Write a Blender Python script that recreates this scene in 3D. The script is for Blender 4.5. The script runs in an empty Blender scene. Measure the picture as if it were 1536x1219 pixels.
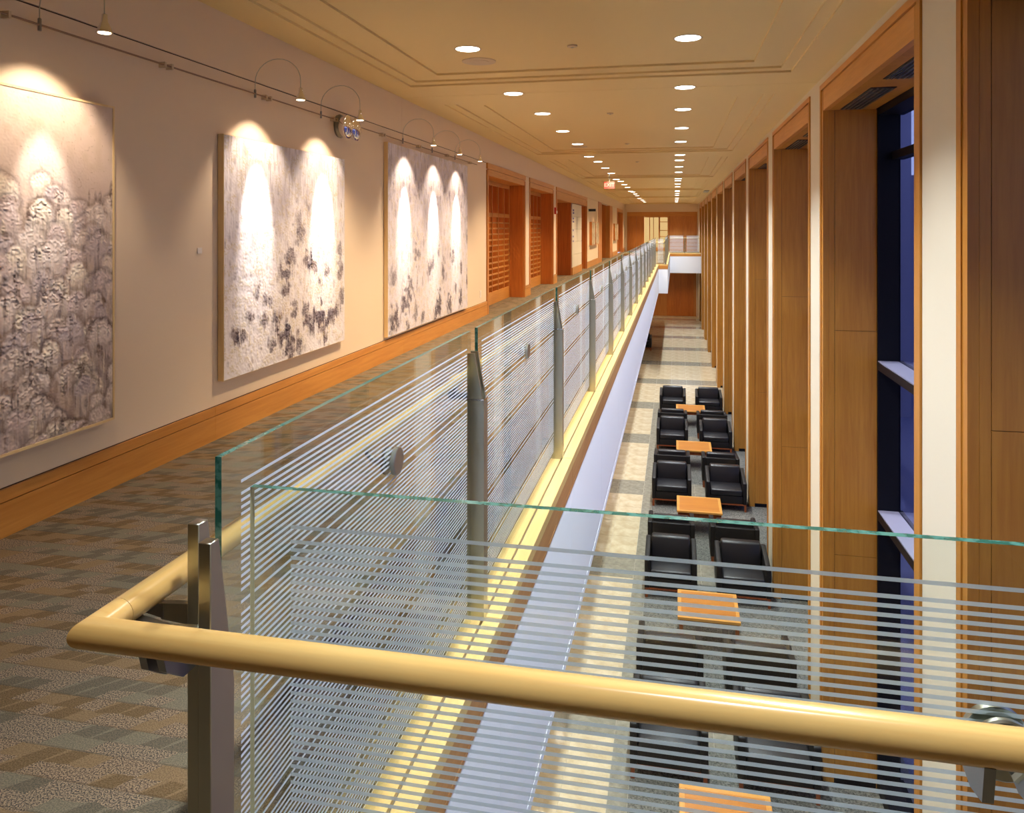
import bpy, bmesh, math, random
import numpy as np
from mathutils import Vector

# ------------------------------------------------------------------ camera, world, exposure
scene = bpy.context.scene
C = scene.collection
scene.view_settings.view_transform = 'Standard'
scene.view_settings.look = 'None'
scene.view_settings.gamma = 1.0
scene.view_settings.use_curve_mapping = False
scene.view_settings.exposure = 0.0

cam_d = bpy.data.cameras.new('camera')
cam = bpy.data.objects.new('camera', cam_d)
C.objects.link(cam)
cam.location = (0, 0, 1.5)
cam.rotation_euler = (math.radians(90), 0, math.radians(11.93))
cam_d.sensor_width = 36.0
cam_d.lens = 1155.0 / 1536.0 * 36.0
cam_d.shift_y = -267.5 / 1536.0
cam_d.clip_start = 0.05
cam_d.clip_end = 500
scene.camera = cam

world = bpy.data.worlds.new('dusk')
scene.world = world
world.use_nodes = True
nt = world.node_tree
nt.nodes.clear()
wo = nt.nodes.new('ShaderNodeOutputWorld')
wb = nt.nodes.new('ShaderNodeBackground')
tc = nt.nodes.new('ShaderNodeTexCoord')
sp = nt.nodes.new('ShaderNodeSeparateXYZ')
rp = nt.nodes.new('ShaderNodeValToRGB')
nt.links.new(tc.outputs['Generated'], sp.inputs[0])
nt.links.new(sp.outputs['Z'], rp.inputs[0])
nt.links.new(rp.outputs[0], wb.inputs[0])
nt.links.new(wb.outputs[0], wo.inputs[0])
e = rp.color_ramp.elements
e[0].position = 0.0
e[0].color = (.60, .68, 1.0, 1)
e[1].position = 0.6
e[1].color = (.12, .17, .42, 1)
wb.inputs[1].default_value = 1.5

WARM = (1.0, .74, .47)
COOL = (.90, .96, 1.0)
P_LEFT, P_RIGHT, P_LOW = 560, 690, 120
P_WIDE, P_BEAM = 38, 230

# ------------------------------------------------------------------ helpers
def lin(r, g, b):
    f = lambda c: (c/255.0/12.92) if c/255.0 <= .04045 else ((c/255.0+.055)/1.055)**2.4
    return (f(r), f(g), f(b), 1)

class MB:
    def __init__(s): s.v, s.f, s.m = [], [], []
    def quad(s, pts, mi=0):
        n = len(s.v); s.v += [tuple(p) for p in pts]; s.f.append(tuple(range(n, n+len(pts)))); s.m.append(mi); return s
    def box(s, x0, x1, y0, y1, z0, z1, mi=0, mis=None):
        n = len(s.v)
        s.v += [(x0,y0,z0),(x1,y0,z0),(x1,y1,z0),(x0,y1,z0),(x0,y0,z1),(x1,y0,z1),(x1,y1,z1),(x0,y1,z1)]
        fs = [(0,3,2,1),(4,5,6,7),(0,1,5,4),(2,3,7,6),(1,2,6,5),(3,0,4,7)]   # -z +z -y +y +x -x
        for i, q in enumerate(fs):
            s.f.append(tuple(n+k for k in q)); s.m.append(mis[i] if mis else mi)
        return s
    def prism(s, pts, axis, a, b, mi=0):
        """extrude 2D polygon; axis 'x': pts=(y,z); 'y': pts=(x,z); 'z': pts=(x,y)"""
        n = len(s.v); k = len(pts)
        def P(p, t): return {'x': (t, p[0], p[1]), 'y': (p[0], t, p[1]), 'z': (p[0], p[1], t)}[axis]
        s.v += [P(p, a) for p in pts] + [P(p, b) for p in pts]
        s.f.append(tuple(range(n, n+k))[::-1]); s.f.append(tuple(range(n+k, n+2*k))); s.m += [mi, mi]
        for i in range(k):
            j = (i+1) % k
            s.f.append((n+i, n+j, n+k+j, n+k+i)); s.m.append(mi)
        return s
    def tube(s, pts, r, seg=12, mi=0, caps=True):
        pts = [Vector(p) for p in pts]; n0 = len(s.v); N = len(pts)
        rr = r if hasattr(r, '__len__') else [r]*N
        t0 = (pts[1]-pts[0]).normalized()
        up = Vector((0,0,1)) if abs(t0.z) < .9 else Vector((1,0,0))
        u = t0.cross(up).normalized(); w = u.cross(t0).normalized()
        prev = t0
        for i, p in enumerate(pts):
            if i == 0: t = t0; d = t0; k = 1
            elif i == N-1: t = (pts[i]-pts[i-1]).normalized()
            else:
                a = (pts[i]-pts[i-1]).normalized(); b = (pts[i+1]-pts[i]).normalized(); t = (a+b).normalized()
            q = prev.rotation_difference(t); u = q @ u; w = q @ w; prev = t
            st = 1.0
            if 0 < i < N-1:
                a = (pts[i]-pts[i-1]).normalized(); st = 1/max(.3, a.dot(t))
                side = (a - t*a.dot(t))
                side = side.normalized() if side.length > 1e-6 else None
            for j in range(seg):
                an = 2*math.pi*j/seg
                o = u*math.cos(an)*rr[i] + w*math.sin(an)*rr[i]
                if 0 < i < N-1 and side is not None: o = o + side*o.dot(side)*(st-1)
                s.v.append(tuple(p+o))
        for i in range(N-1):
            for j in range(seg):
                k = (j+1) % seg
                s.f.append((n0+i*seg+j, n0+i*seg+k, n0+(i+1)*seg+k, n0+(i+1)*seg+j)); s.m.append(mi)
        if caps:
            s.f.append(tuple(n0+j for j in range(seg))[::-1]); s.m.append(mi)
            s.f.append(tuple(n0+(N-1)*seg+j for j in range(seg))); s.m.append(mi)
        return s
    def lathe(s, prof, origin, axis='z', seg=24, mi=0):
        n0 = len(s.v); O = Vector(origin)
        for (r, h) in prof:
            for j in range(seg):
                an = 2*math.pi*j/seg; a, b = r*math.cos(an), r*math.sin(an)
                d = {'z': (a, b, h), 'x': (h, a, b), 'y': (b, h, a)}[axis]
                s.v.append(tuple(O+Vector(d)))
        for i in range(len(prof)-1):
            for j in range(seg):
                k = (j+1) % seg
                s.f.append((n0+i*seg+j, n0+i*seg+k, n0+(i+1)*seg+k, n0+(i+1)*seg+j)); s.m.append(mi)
        s.f.append(tuple(n0+j for j in range(seg))[::-1]); s.m.append(mi)
        s.f.append(tuple(n0+(len(prof)-1)*seg+j for j in range(seg))); s.m.append(mi)
        return s
    def build(s, name, mats, parent=None, smooth=False, bevel=0, bseg=2, loc=None):
        me = bpy.data.meshes.new(name)
        me.from_pydata(s.v, [], s.f)
        if not isinstance(mats, (list, tuple)): mats = [mats]
        for m in mats: me.materials.append(m)
        if len(mats) > 1: me.polygons.foreach_set('material_index', s.m)
        bm = bmesh.new(); bm.from_mesh(me)
        bmesh.ops.recalc_face_normals(bm, faces=bm.faces)
        if bevel:
            bmesh.ops.bevel(bm, geom=list(bm.edges), offset=bevel, segments=bseg, affect='EDGES', profile=.5)
        bm.to_mesh(me); bm.free()
        if smooth or bevel:
            me.polygons.foreach_set('use_smooth', [True]*len(me.polygons))
            if smooth != 'full':
                try: me.set_sharp_from_angle(angle=math.radians(40))
                except Exception: pass
        o = bpy.data.objects.new(name, me); C.objects.link(o)
        if parent: o.parent = parent
        if loc: o.location = loc
        return o

def tag(o, label=None, cat=None, group=None, kind=None):
    if label: o['label'] = label
    if cat: o['category'] = cat
    if group: o['group'] = group
    if kind: o['kind'] = kind
    return o
def empty(name, loc=(0,0,0), rz=0, **k):
    o = bpy.data.objects.new(name, None); C.objects.link(o); o.location = loc; o.rotation_euler = (0,0,rz)
    o.empty_display_size = .1
    return tag(o, **k)
def kids(o): return [c for c in ALLK.get(o.name, [])]
def copy_tree(o, parent=None):
    c = o.copy(); C.objects.link(c)
    if parent: c.parent = parent
    for ch in list(o.children): copy_tree(ch, c)
    return c
def box(name, x0, x1, y0, y1, z0, z1, mat, parent=None, **k):
    return MB().box(min(x0,x1), max(x0,x1), min(y0,y1), max(y0,y1), min(z0,z1), max(z0,z1)).build(name, mat, parent, **k)
ORD = ['first','second','third','fourth','fifth','sixth','seventh','eighth','ninth','tenth','eleventh','twelfth','thirteenth',
 'fourteenth','fifteenth','sixteenth','seventeenth','eighteenth','nineteenth','twentieth','twenty-first','twenty-second',
 'twenty-third','twenty-fourth','twenty-fifth','twenty-sixth','twenty-seventh']

# ------------------------------------------------------------------ materials
def mat(name):
    m = bpy.data.materials.new(name); m.use_nodes = True
    n = m.node_tree.nodes; l = m.node_tree.links
    return m, n, l, n['Principled BSDF']
def plain(name, col, rough=.6, metal=0, spec=.5, bump=0, bscale=200, noise=0, nscale=3):
    m, n, l, b = mat(name)
    b.inputs['Base Color'].default_value = col; b.inputs['Roughness'].default_value = rough
    b.inputs['Metallic'].default_value = metal; b.inputs['Specular IOR Level'].default_value = spec
    tcn = n.new('ShaderNodeTexCoord')
    if noise:
        nz = n.new('ShaderNodeTexNoise'); nz.inputs['Scale'].default_value = nscale; nz.inputs['Detail'].default_value = 4
        l.new(tcn.outputs['Object'], nz.inputs['Vector'])
        mx = n.new('ShaderNodeMixRGB'); mx.blend_type = 'MULTIPLY'; mx.inputs[0].default_value = noise
        mx.inputs[1].default_value = col; l.new(nz.outputs['Fac'], mx.inputs[2]); l.new(mx.outputs[0], b.inputs['Base Color'])
    if bump:
        nz = n.new('ShaderNodeTexNoise'); nz.inputs['Scale'].default_value = bscale
        l.new(tcn.outputs['Object'], nz.inputs['Vector'])
        bp = n.new('ShaderNodeBump'); bp.inputs['Strength'].default_value = bump; bp.inputs['Distance'].default_value = .002
        l.new(nz.outputs['Fac'], bp.inputs['Height']); l.new(bp.outputs[0], b.inputs['Normal'])
    return m
def wood(name, c1, c2, axis='z', rough=.35, spec=.5, fine=1.0):
    m, n, l, b = mat(name)
    tcn = n.new('ShaderNodeTexCoord'); mp = n.new('ShaderNodeMapping')
    sc = {'x': (.8, 14, 14), 'y': (14, .8, 14), 'z': (14, 14, .8)}[axis]
    mp.inputs['Scale'].default_value = sc
    l.new(tcn.outputs['Object'], mp.inputs[0])
    nz = n.new('ShaderNodeTexNoise'); nz.inputs['Scale'].default_value = 2.2*fine; nz.inputs['Detail'].default_value = 7; nz.inputs['Roughness'].default_value = .6; nz.inputs['Distortion'].default_value = .5
    l.new(mp.outputs[0], nz.inputs['Vector'])
    mp2 = n.new('ShaderNodeMapping'); mp2.inputs['Scale'].default_value = tuple(min(1.6, q*.25) for q in sc)
    l.new(tcn.outputs['Object'], mp2.inputs[0])
    n2 = n.new('ShaderNodeTexNoise'); n2.inputs['Scale'].default_value = 1.6; n2.inputs['Detail'].default_value = 3
    l.new(mp2.outputs[0], n2.inputs['Vector'])
    ad = n.new('ShaderNodeMath'); ad.operation = 'MULTIPLY_ADD'; ad.inputs[1].default_value = .55; l.new(nz.outputs['Fac'], ad.inputs[0])
    ml = n.new('ShaderNodeMath'); ml.operation = 'MULTIPLY'; ml.inputs[1].default_value = .45; l.new(n2.outputs['Fac'], ml.inputs[0]); l.new(ml.outputs[0], ad.inputs[2])
    r = n.new('ShaderNodeValToRGB'); e = r.color_ramp.elements
    e[0].position = .33; e[0].color = c2; e[1].position = .62; e[1].color = c1
    l.new(ad.outputs[0], r.inputs[0]); l.new(r.outputs[0], b.inputs['Base Color'])
    b.inputs['Roughness'].default_value = rough; b.inputs['Specular IOR Level'].default_value = spec
    return m
M = {}
M['wall'] = plain('wall_paint', lin(232,211,182), .75, bump=.05, bscale=400)
M['pier'] = plain('pier_paint', lin(220,211,190), .7, bump=.04, bscale=400)
M['ceil'] = plain('ceiling_paint', lin(232,208,150), .8)
M['white'] = plain('fascia_white', lin(240,243,252), .6)
M['groove'] = plain('shadow_gap', lin(70,50,32), .9)
M['cherry_y'] = wood('maple_long', lin(214,150,72), lin(188,120,50), 'y')
M['cherry_x'] = wood('maple_cross', lin(214,150,72), lin(188,120,50), 'x')
M['cherry_z'] = wood('maple_upright', lin(206,136,66), lin(176,104,44), 'z')
M['jamb'] = wood('maple_jamb', lin(196,136,52), lin(170,108,36), 'z', rough=.42)
M['ledge'] = wood('pale_maple_long', lin(214,184,122), lin(198,160,94), 'y', rough=.3)
M['ledge_x'] = wood('pale_maple_cross', lin(240,206,136), lin(224,178,100), 'x', rough=.3)
M['fasciawood'] = wood('maple_fascia', lin(186,136,84), lin(156,104,58), 'y', rough=.4)
M['rail'] = wood('handrail_maple_long', lin(226,190,122), lin(206,158,88), 'y', rough=.22)
M['rail_x'] = wood('handrail_maple_cross', lin(226,190,122), lin(206,158,88), 'x', rough=.22)
M['orange'] = wood('door_cherry', lin(204,120,50), lin(172,92,34), 'z', rough=.35)
M['tabletop'] = wood('table_maple', lin(204,136,58), lin(180,108,40), 'x', rough=.3)
M['tableedge'] = wood('table_edge_maple', lin(222,164,84), lin(206,140,62), 'x', rough=.3)
M['redwood'] = wood('reddish_leg_wood', lin(150,78,36), lin(110,52,22), 'z', rough=.4)
M['steel'] = plain('brushed_steel', (.50,.50,.42,1), .30, metal=1)
M['steel_d'] = plain('dark_steel', (.30,.30,.30,1), .35, metal=1)
M['chrome'] = plain('chrome', (.85,.83,.82,1), .08, metal=1)
M['leather'] = plain('black_leather', (.010,.009,.012,1), .38, spec=.5, bump=.15, bscale=60)
M['leather_d'] = plain('black_leather_side', (.008,.006,.006,1), .5, spec=.35)
M['blackframe'] = plain('black_window_frame', (.005,.005,.009,1), .5, spec=.15)
M['ledgemetal'] = plain('grey_window_ledge', lin(150,150,175), .5)
M['black'] = plain('black_louvre', (.012,.010,.010,1), .6)
M['plastic'] = plain('white_plate', lin(235,225,215), .4)
M['red'] = plain('red_alarm', lin(180,40,30), .4)
M['vent'] = plain('ceiling_metal', lin(206,186,156), .5)
M['railpaint'] = plain('track_finish', lin(150,120,96), .5)
M['frame'] = wood('pale_frame_wood', lin(238,212,160), lin(226,192,132), 'z', rough=.4)
M['bead'] = plain('pale_bead', lin(232,214,186), .5)

def emis(name, col, s):
    m, n, l, b = mat(name)
    b.inputs['Specular IOR Level'].default_value = 0; b.inputs['Base Color'].default_value = (.02,.02,.02,1); b.inputs['Emission Color'].default_value = col; b.inputs['Emission Strength'].default_value = s
    return m
M['lens_w'] = emis('lamp_lens_warm', (1,.93,.84,1), 9)
M['lens_c'] = emis('lamp_lens_cool', (.95,.99,1,1), 9)
M['bulb'] = emis('halogen_bulb', (1,.72,.45,1), 16)
M['exit'] = emis('exit_red', (1,.055,.02,1), .85)
M['exit_l'] = emis('exit_letters', (1,.62,.40,1), 1.1)

def glass_clear(name, tint):
    m, n, l, b = mat(name); n.remove(b); out = n['Material Output']
    t = n.new('ShaderNodeBsdfTransparent'); t.inputs[0].default_value = tint
    g = n.new('ShaderNodeBsdfGlossy'); g.inputs['Roughness'].default_value = .0
    lw = n.new('ShaderNodeLayerWeight'); lw.inputs['Blend'].default_value = .5
    pw = n.new('ShaderNodeMath'); pw.operation = 'POWER'; pw.inputs[1].default_value = 5; l.new(lw.outputs['Facing'], pw.inputs[0])
    f = n.new('ShaderNodeMath'); f.operation = 'MULTIPLY_ADD'; f.inputs[1].default_value = .9; f.inputs[2].default_value = .035; l.new(pw.outputs[0], f.inputs[0])
    mx = n.new('ShaderNodeMixShader'); l.new(f.outputs[0], mx.inputs[0]); l.new(t.outputs[0], mx.inputs[1]); l.new(g.outputs[0], mx.inputs[2])
    l.new(mx.outputs[0], out.inputs[0]); return m
M['glass'] = glass_clear('clear_glass', (.95,.975,.955,1))
M['winglass'] = glass_clear('window_glass', (.78,.80,.92,1))
m, n, l, b = mat('glass_edge'); M['edge'] = m
b.inputs['Base Color'].default_value = (.10,.30,.24,1); b.inputs['Roughness'].default_value = .15; b.inputs['Specular IOR Level'].default_value = .8
tcn = n.new('ShaderNodeTexCoord'); nz = n.new('ShaderNodeTexNoise'); nz.inputs['Scale'].default_value = 70
l.new(tcn.outputs['Object'], nz.inputs['Vector']); r = n.new('ShaderNodeValToRGB')
r.color_ramp.elements[0].position = .42; r.color_ramp.elements[0].color = (.02,.10,.075,1); r.color_ramp.elements[1].position = .58; r.color_ramp.elements[1].color = (.07,.20,.165,1)
l.new(nz.outputs['Fac'], r.inputs[0]); l.new(r.outputs[0], b.inputs['Base Color'])
M['edge_pale'] = plain('pale_glass_edge', lin(170,165,130), .3)
# frosted stripes
m, n, l, b = mat('frosted_print'); M['frit'] = m; n.remove(b); out = n['Material Output']
d = n.new('ShaderNodeBsdfDiffuse'); d.inputs[0].default_value = (.78,.87,.99,1)
tr = n.new('ShaderNodeBsdfTranslucent'); tr.inputs[0].default_value = (.74,.85,.98,1)
tp = n.new('ShaderNodeBsdfTransparent')
m1 = n.new('ShaderNodeMixShader'); m1.inputs[0].default_value = .35; l.new(d.outputs[0], m1.inputs[1]); l.new(tr.outputs[0], m1.inputs[2])
m2 = n.new('ShaderNodeMixShader'); m2.inputs[0].default_value = .15; l.new(m1.outputs[0], m2.inputs[1]); l.new(tp.outputs[0], m2.inputs[2]); l.new(m2.outputs[0], out.inputs[0])

# carpet
def mathn(n, l, op, a, b=None, c=None):
    x = n.new('ShaderNodeMath'); x.operation = op
    for i, v in enumerate((a, b, c)):
        if v is None: continue
        if isinstance(v, (int, float)): x.inputs[i].default_value = v
        else: l.new(v, x.inputs[i])
    return x.outputs[0]
def mixc(n, l, f, a, b):
    x = n.new('ShaderNodeMixRGB')
    for i, v in enumerate((f, a, b)):
        if isinstance(v, (int, float, tuple)): x.inputs[i].default_value = v
        else: l.new(v, x.inputs[i])
    return x.outputs[0]
m, n, l, b = mat('patterned_carpet'); M['carpet'] = m
tcn = n.new('ShaderNodeTexCoord'); wob = n.new('ShaderNodeTexNoise'); wob.inputs['Scale'].default_value = 14
l.new(tcn.outputs['Object'], wob.inputs['Vector'])
sx = n.new('ShaderNodeSeparateXYZ'); l.new(tcn.outputs['Object'], sx.inputs[0])
wv = mathn(n, l, 'MULTIPLY_ADD', wob.outputs['Fac'], .03, -.015)
X = mathn(n, l, 'ADD', sx.outputs['X'], wv); Y = sx.outputs['Y']
v = mathn(n, l, 'DIVIDE', Y, .112); row = mathn(n, l, 'FLOOR', v); fv = mathn(n, l, 'FRACT', v)
v2 = mathn(n, l, 'DIVIDE', mathn(n, l, 'ADD', Y, wv), .056); row2 = mathn(n, l, 'FLOOR', v2); fv2 = mathn(n, l, 'FRACT', v2)
wn0 = n.new('ShaderNodeTexWhiteNoise'); wn0.noise_dimensions = '1D'; l.new(row2, wn0.inputs['W'])
u = mathn(n, l, 'ADD', mathn(n, l, 'DIVIDE', X, .078), mathn(n, l, 'ADD', mathn(n, l, 'MULTIPLY', fv2, -.5), mathn(n, l, 'MULTIPLY', wn0.outputs['Value'], 3.0)))
cu = mathn(n, l, 'FLOOR', u); fu = mathn(n, l, 'FRACT', u)
cb = n.new('ShaderNodeCombineXYZ'); l.new(cu, cb.inputs[0]); l.new(row2, cb.inputs[1])
wn = n.new('ShaderNodeTexWhiteNoise'); wn.noise_dimensions = '3D'; l.new(cb.outputs[0], wn.inputs['Vector'])
par = mathn(n, l, 'FLOORED_MODULO', row, 2.0)
base = mixc(n, l, par, lin(122,100,70), lin(108,102,84))
dark = mixc(n, l, par, lin(98,78,48), lin(86,82,68))
isd = mathn(n, l, 'GREATER_THAN', wn.outputs['Value'], .62)
tri = mathn(n, l, 'GREATER_THAN', mathn(n, l, 'ADD', fu, mathn(n, l, 'MULTIPLY', fv2, -.15)), .08)
leaf = mathn(n, l, 'MULTIPLY', isd, tri)
col = mixc(n, l, leaf, base, dark)
spk = n.new('ShaderNodeTexNoise'); spk.inputs['Scale'].default_value = 230; spk.inputs['Detail'].default_value = 1
l.new(tcn.outputs['Object'], spk.inputs['Vector'])
spr = n.new('ShaderNodeValToRGB'); spr.color_ramp.elements[0].position = .40; spr.color_ramp.elements[1].position = .60
spr.color_ramp.elements[0].color = lin(52,48,50); spr.color_ramp.elements[1].color = lin(156,134,108)
l.new(spk.outputs['Fac'], spr.inputs[0])
iss = mathn(n, l, 'LESS_THAN', wn.outputs['Value'], .36)
col = mixc(n, l, mathn(n, l, 'MULTIPLY', iss, .75), col, spr.outputs[0])
col = mixc(n, l, .22, col, spr.outputs[0])
seam = mathn(n, l, 'LESS_THAN', fv, .05)
col = mixc(n, l, mathn(n, l, 'MULTIPLY', seam, .35), col, lin(70,58,44))
l.new(col, b.inputs['Base Color']); b.inputs['Roughness'].default_value = .95; b.inputs['Specular IOR Level'].default_value = .1
bp = n.new('ShaderNodeBump'); bp.inputs['Strength'].default_value = .5; bp.inputs['Distance'].default_value = .003
l.new(spk.outputs['Fac'], bp.inputs['Height']); l.new(bp.outputs[0], b.inputs['Normal'])

def stone(name, c1, c2, sc, rough):
    m, n, l, b = mat(name)
    tcn = n.new('ShaderNodeTexCoord'); nz = n.new('ShaderNodeTexNoise'); nz.inputs['Scale'].default_value = sc; nz.inputs['Detail'].default_value = 8; nz.inputs['Roughness'].default_value = .65
    l.new(tcn.outputs['Object'], nz.inputs['Vector'])
    r = n.new('ShaderNodeValToRGB'); r.color_ramp.elements[0].position = .35; r.color_ramp.elements[1].position = .62
    r.color_ramp.elements[0].color = c2; r.color_ramp.elements[1].color = c1
    l.new(nz.outputs['Fac'], r.inputs[0]); l.new(r.outputs[0], b.inputs['Base Color']); b.inputs['Roughness'].default_value = rough
    return m
M['tile_l'] = stone('cream_limestone', lin(210,196,168), lin(184,166,134), 3.5, .10)
M['tile_g'] = stone('grey_green_stone', lin(150,146,132), lin(122,118,106), 9, .14)
M['grout'] = plain('pale_grout', lin(176,170,156), .8)
M['rug'] = stone('grey_speckled_carpet', lin(128,126,118), lin(40,42,40), 55, .95)
M['exterior'] = plain('dusky_render', lin(158,156,180), .9)

# ------------------------------------------------------------------ lights
def spot(name, loc, target, power, color, half_deg, blend, radius=.05):
    d = bpy.data.lights.new(name, 'SPOT'); d.energy = power; d.color = color
    d.spot_size = math.radians(2*half_deg); d.spot_blend = blend; d.shadow_soft_size = radius
    o = bpy.data.objects.new(name, d); C.objects.link(o); o.location = loc
    o.rotation_euler = (Vector(target)-Vector(loc)).to_track_quat('-Z', 'Y').to_euler()
    return o

XW, XR = -3.2, 1.5            # left wall face, right wall face
ZC = 3.06                     # ceiling
ZL = -4.19                    # lower floor
YE = 51.0                     # end wall
J0, JP = .69, 8.05            # ceiling joints
XE = -.664                    # balcony edge

# ------------------------------------------------------------------ ceiling with stepped coffers
ceil = empty('ceiling', kind='structure')
box('backing', -3.4, 2.4, -3.2, YE+.3, ZC+.09, ZC+.2, M['groove'], ceil)
joints = [-3.0] + [J0+JP*k for k in range(6)] + [YE]
def ring(mb, o, i, z, z2):
    """flat ring between rect o and rect i at height z plus riser from z to z2 on i"""
    (a,b,c,d), (p,q,r,s) = o, i
    mb.quad([(a,c,z),(b,c,z),(q,r,z),(p,r,z)]); mb.quad([(p,s,z),(q,s,z),(b,d,z),(a,d,z)])
    mb.quad([(a,c,z),(p,r,z),(p,s,z),(a,d,z)]); mb.quad([(q,r,z),(b,c,z),(b,d,z),(q,s,z)])
    mb.quad([(p,r,z),(q,r,z),(q,r,z2),(p,r,z2)]); mb.quad([(p,s,z),(q,s,z),(q,s,z2),(p,s,z2)])
    mb.quad([(p,r,z),(p,s,z),(p,s,z2),(p,r,z2)]); mb.quad([(q,r,z),(q,s,z),(q,s,z2),(q,r,z2)])
for a, b in zip(joints[:-1], joints[1:]):
    mb = MB(); ya, yb = a+.004, b-.004
    R0 = (-3.3, 2.35, ya, yb)
    R1 = (-2.86, 1.14, a+.62, b-.62); R2 = (-2.75, 1.03, a+.76, b-.76); R3 = (-2.44, .75, a+1.0, b-1.0)
    ring(mb, R0, R1, ZC, ZC+.02); ring(mb, R1, R2, ZC+.02, ZC+.04); ring(mb, R2, R3, ZC+.04, ZC+.06)
    p, q, r_, s_ = R3
    mb.quad([(p,r_,ZC+.06),(q,r_,ZC+.06),(q,s_,ZC+.06),(p,s_,ZC+.06)])
    mb.quad([(-3.3,ya,ZC),(2.35,ya,ZC),(2.35,ya,ZC+.08),(-3.3,ya,ZC+.08)])
    mb.quad([(-3.3,yb,ZC),(2.35,yb,ZC),(2.35,yb,ZC+.08),(-3.3,yb,ZC+.08)])
    mb.build('ceiling_panel', M['ceil'], ceil)

# ------------------------------------------------------------------ floors
poly = [(-3.35,-3.0),(XR+.02,-3.0),(XR+.02,1.09),(XE,1.09),(XE,31.5),(-.30,31.5),(-.30,46.0),(XR+.02,46.0),(XR+.02,YE),(-3.35,YE)]
fl = empty('floor', kind='structure')
MB().prism(poly, 'z', -1.12, -.012).build('slab', M['white'], fl)
inset = [(-3.33,-2.98),(XR,-2.98),(XR,.985),(-.795,.985),(-.795,31.62),(-.43,31.62),(-.43,46.13),(XR,46.13),(XR,YE-.01),(-3.33,YE-.01)]
MB().prism(inset, 'z', -.012, 0).build('carpet', M['carpet'], fl)

# balcony edge: wooden ledge, wooden fascia, white fascia panels
def edge_run(idx, ax, c, t0, t1, step, first, sgn=1, kw='trim'):
    """ax 'y': run along Y at x=c (void on +x side); ax 'x': run along X at y=c (void on side sgn of y)"""
    g = empty('trim_%d' % idx, kind='structure')
    cuts = [t0]; t = first
    while t < t1-.2:
        if t > t0+.2: cuts.append(t)
        t += step
    cuts.append(t1)
    for a, b in zip(cuts[:-1], cuts[1:]):
        a2, b2 = a+.0015, b-.0015
        def bb(name, u0, u1, z0, z1, m):   # u measured inward from edge c (positive = into the building side)
            if ax == 'y': return box(name, c-u1, c-u0, a2, b2, z0, z1, m, g)
            return box(name, a2, b2, c-sgn*u0, c-sgn*u1, z0, z1, m, g)
        L = M['ledge'] if ax == 'y' else M['ledge_x']
        F = M['fasciawood'] if ax == 'y' else M['cherry_x']
        bb('ledge_board', .0, .062, -.006, .045, L)
        bb('inner_ledge_board', .072, .131, -.006, .045, L)
        bb('channel', .062, .072, -.006, .030, M['steel_d'])
        bb('wood_fascia', 0, .03, -.118, -.0065, F)
        bb('fascia_bead', 0, .03, -.142, -.122, F)
        bb('white_fascia', .004, .03, -1.055, -.145, M['white'])
        bb('lower_bead', .003, .03, -1.12, -1.06, M['white'])
    return g
edge_run(1, 'y', XE+.032, 1.11, 31.5, 2.04, 2.8)
edge_run(2, 'x', 1.122, XE+.032, XR, 2.04, 10, sgn=1)
edge_run(3, 'x', 31.47, XE+.034, -.27, 2.04, 100, sgn=-1)
edge_run(4, 'y', -.268, 31.47, 45.97, 2.04, 33.4)
edge_run(5, 'x', 45.97, -.266, XR, 2.04, 100, sgn=-1)

# lower floor
lf = empty('floor', kind='structure')
box('grout_bed', -3.5, 2.4, -3, YE+.2, ZL-.2, ZL-.006, M['grout'], lf)
tiles = []       # (x0,x1,y0,y1,kind)
for k in range(-1, 11):
    yb0 = 8.65 + 4.0*k; yb1 = yb0+.92      # grey band
    y2 = yb0+4.0
    xs = [-.66-.5633*i for i in range(5)] 
    xs = sorted(xs+[-.66+.5425*i for i in range(1, 4)]) + [2.2]
    for i in range(len(xs)-1):
        for j in range(2):
            tiles.append((xs[i], xs[i+1], yb0+.46*j, yb0+.46*(j+1), 'g'))
    xl = [-.66-.47*i for i in range(6)][::-1]
    if yb1 > 25.0: xl = xl + [-.66+.54*i for i in range(1, 4)] + [2.2]
    else:
        for j in range(4): tiles.append((-.66, -.46, yb1+.77*j, yb1+.77*(j+1), 'g'))
    for i in range(len(xl)-1):
        for j in range(4):
            tiles.append((xl[i], xl[i+1], yb1+.77*j, yb1+.77*(j+1), 'l'))
vis = [t for t in tiles if t[2] > 6 and t[0] > -2.2 and t[3] < YE]
vis.sort(key=lambda t: t[2])
near = vis[:270]
meshcache = {}
for (x0,x1,y0,y1,kk) in near:
    key = (round(x1-x0,3), round(y1-y0,3), kk)
    if key not in meshcache:
        w, d = (x1-x0)-.004, (y1-y0)-.004
        o = MB().box(-w/2, w/2, -d/2, d/2, -.012, 0).build('tile', M['tile_'+kk], lf)
        meshcache[key] = o
    else:
        o = meshcache[key].copy(); C.objects.link(o); o.parent = lf
    o.location = ((x0+x1)/2, (y0+y1)/2, ZL)
S = set(near)
for kk, nm in (('l','cream_floor_tiles'),('g','grey_floor_tiles')):
    mb = MB()
    for t in tiles:
        if t in S or t[4] != kk: continue
        mb.box(t[0]+.002, t[1]-.002, t[2]+.002, min(t[3], YE)-.002, ZL-.012, ZL)
    mb.build(nm, M['tile_'+kk], lf)['kind'] = 'stuff'
for k in range(-2, 4):
    y0 = 8.65+4*k+.92
    box('carpet_inset', -.458, 2.2, y0+.002, y0+3.078, ZL-.012, ZL-.001, M['rug'], lf)

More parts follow.
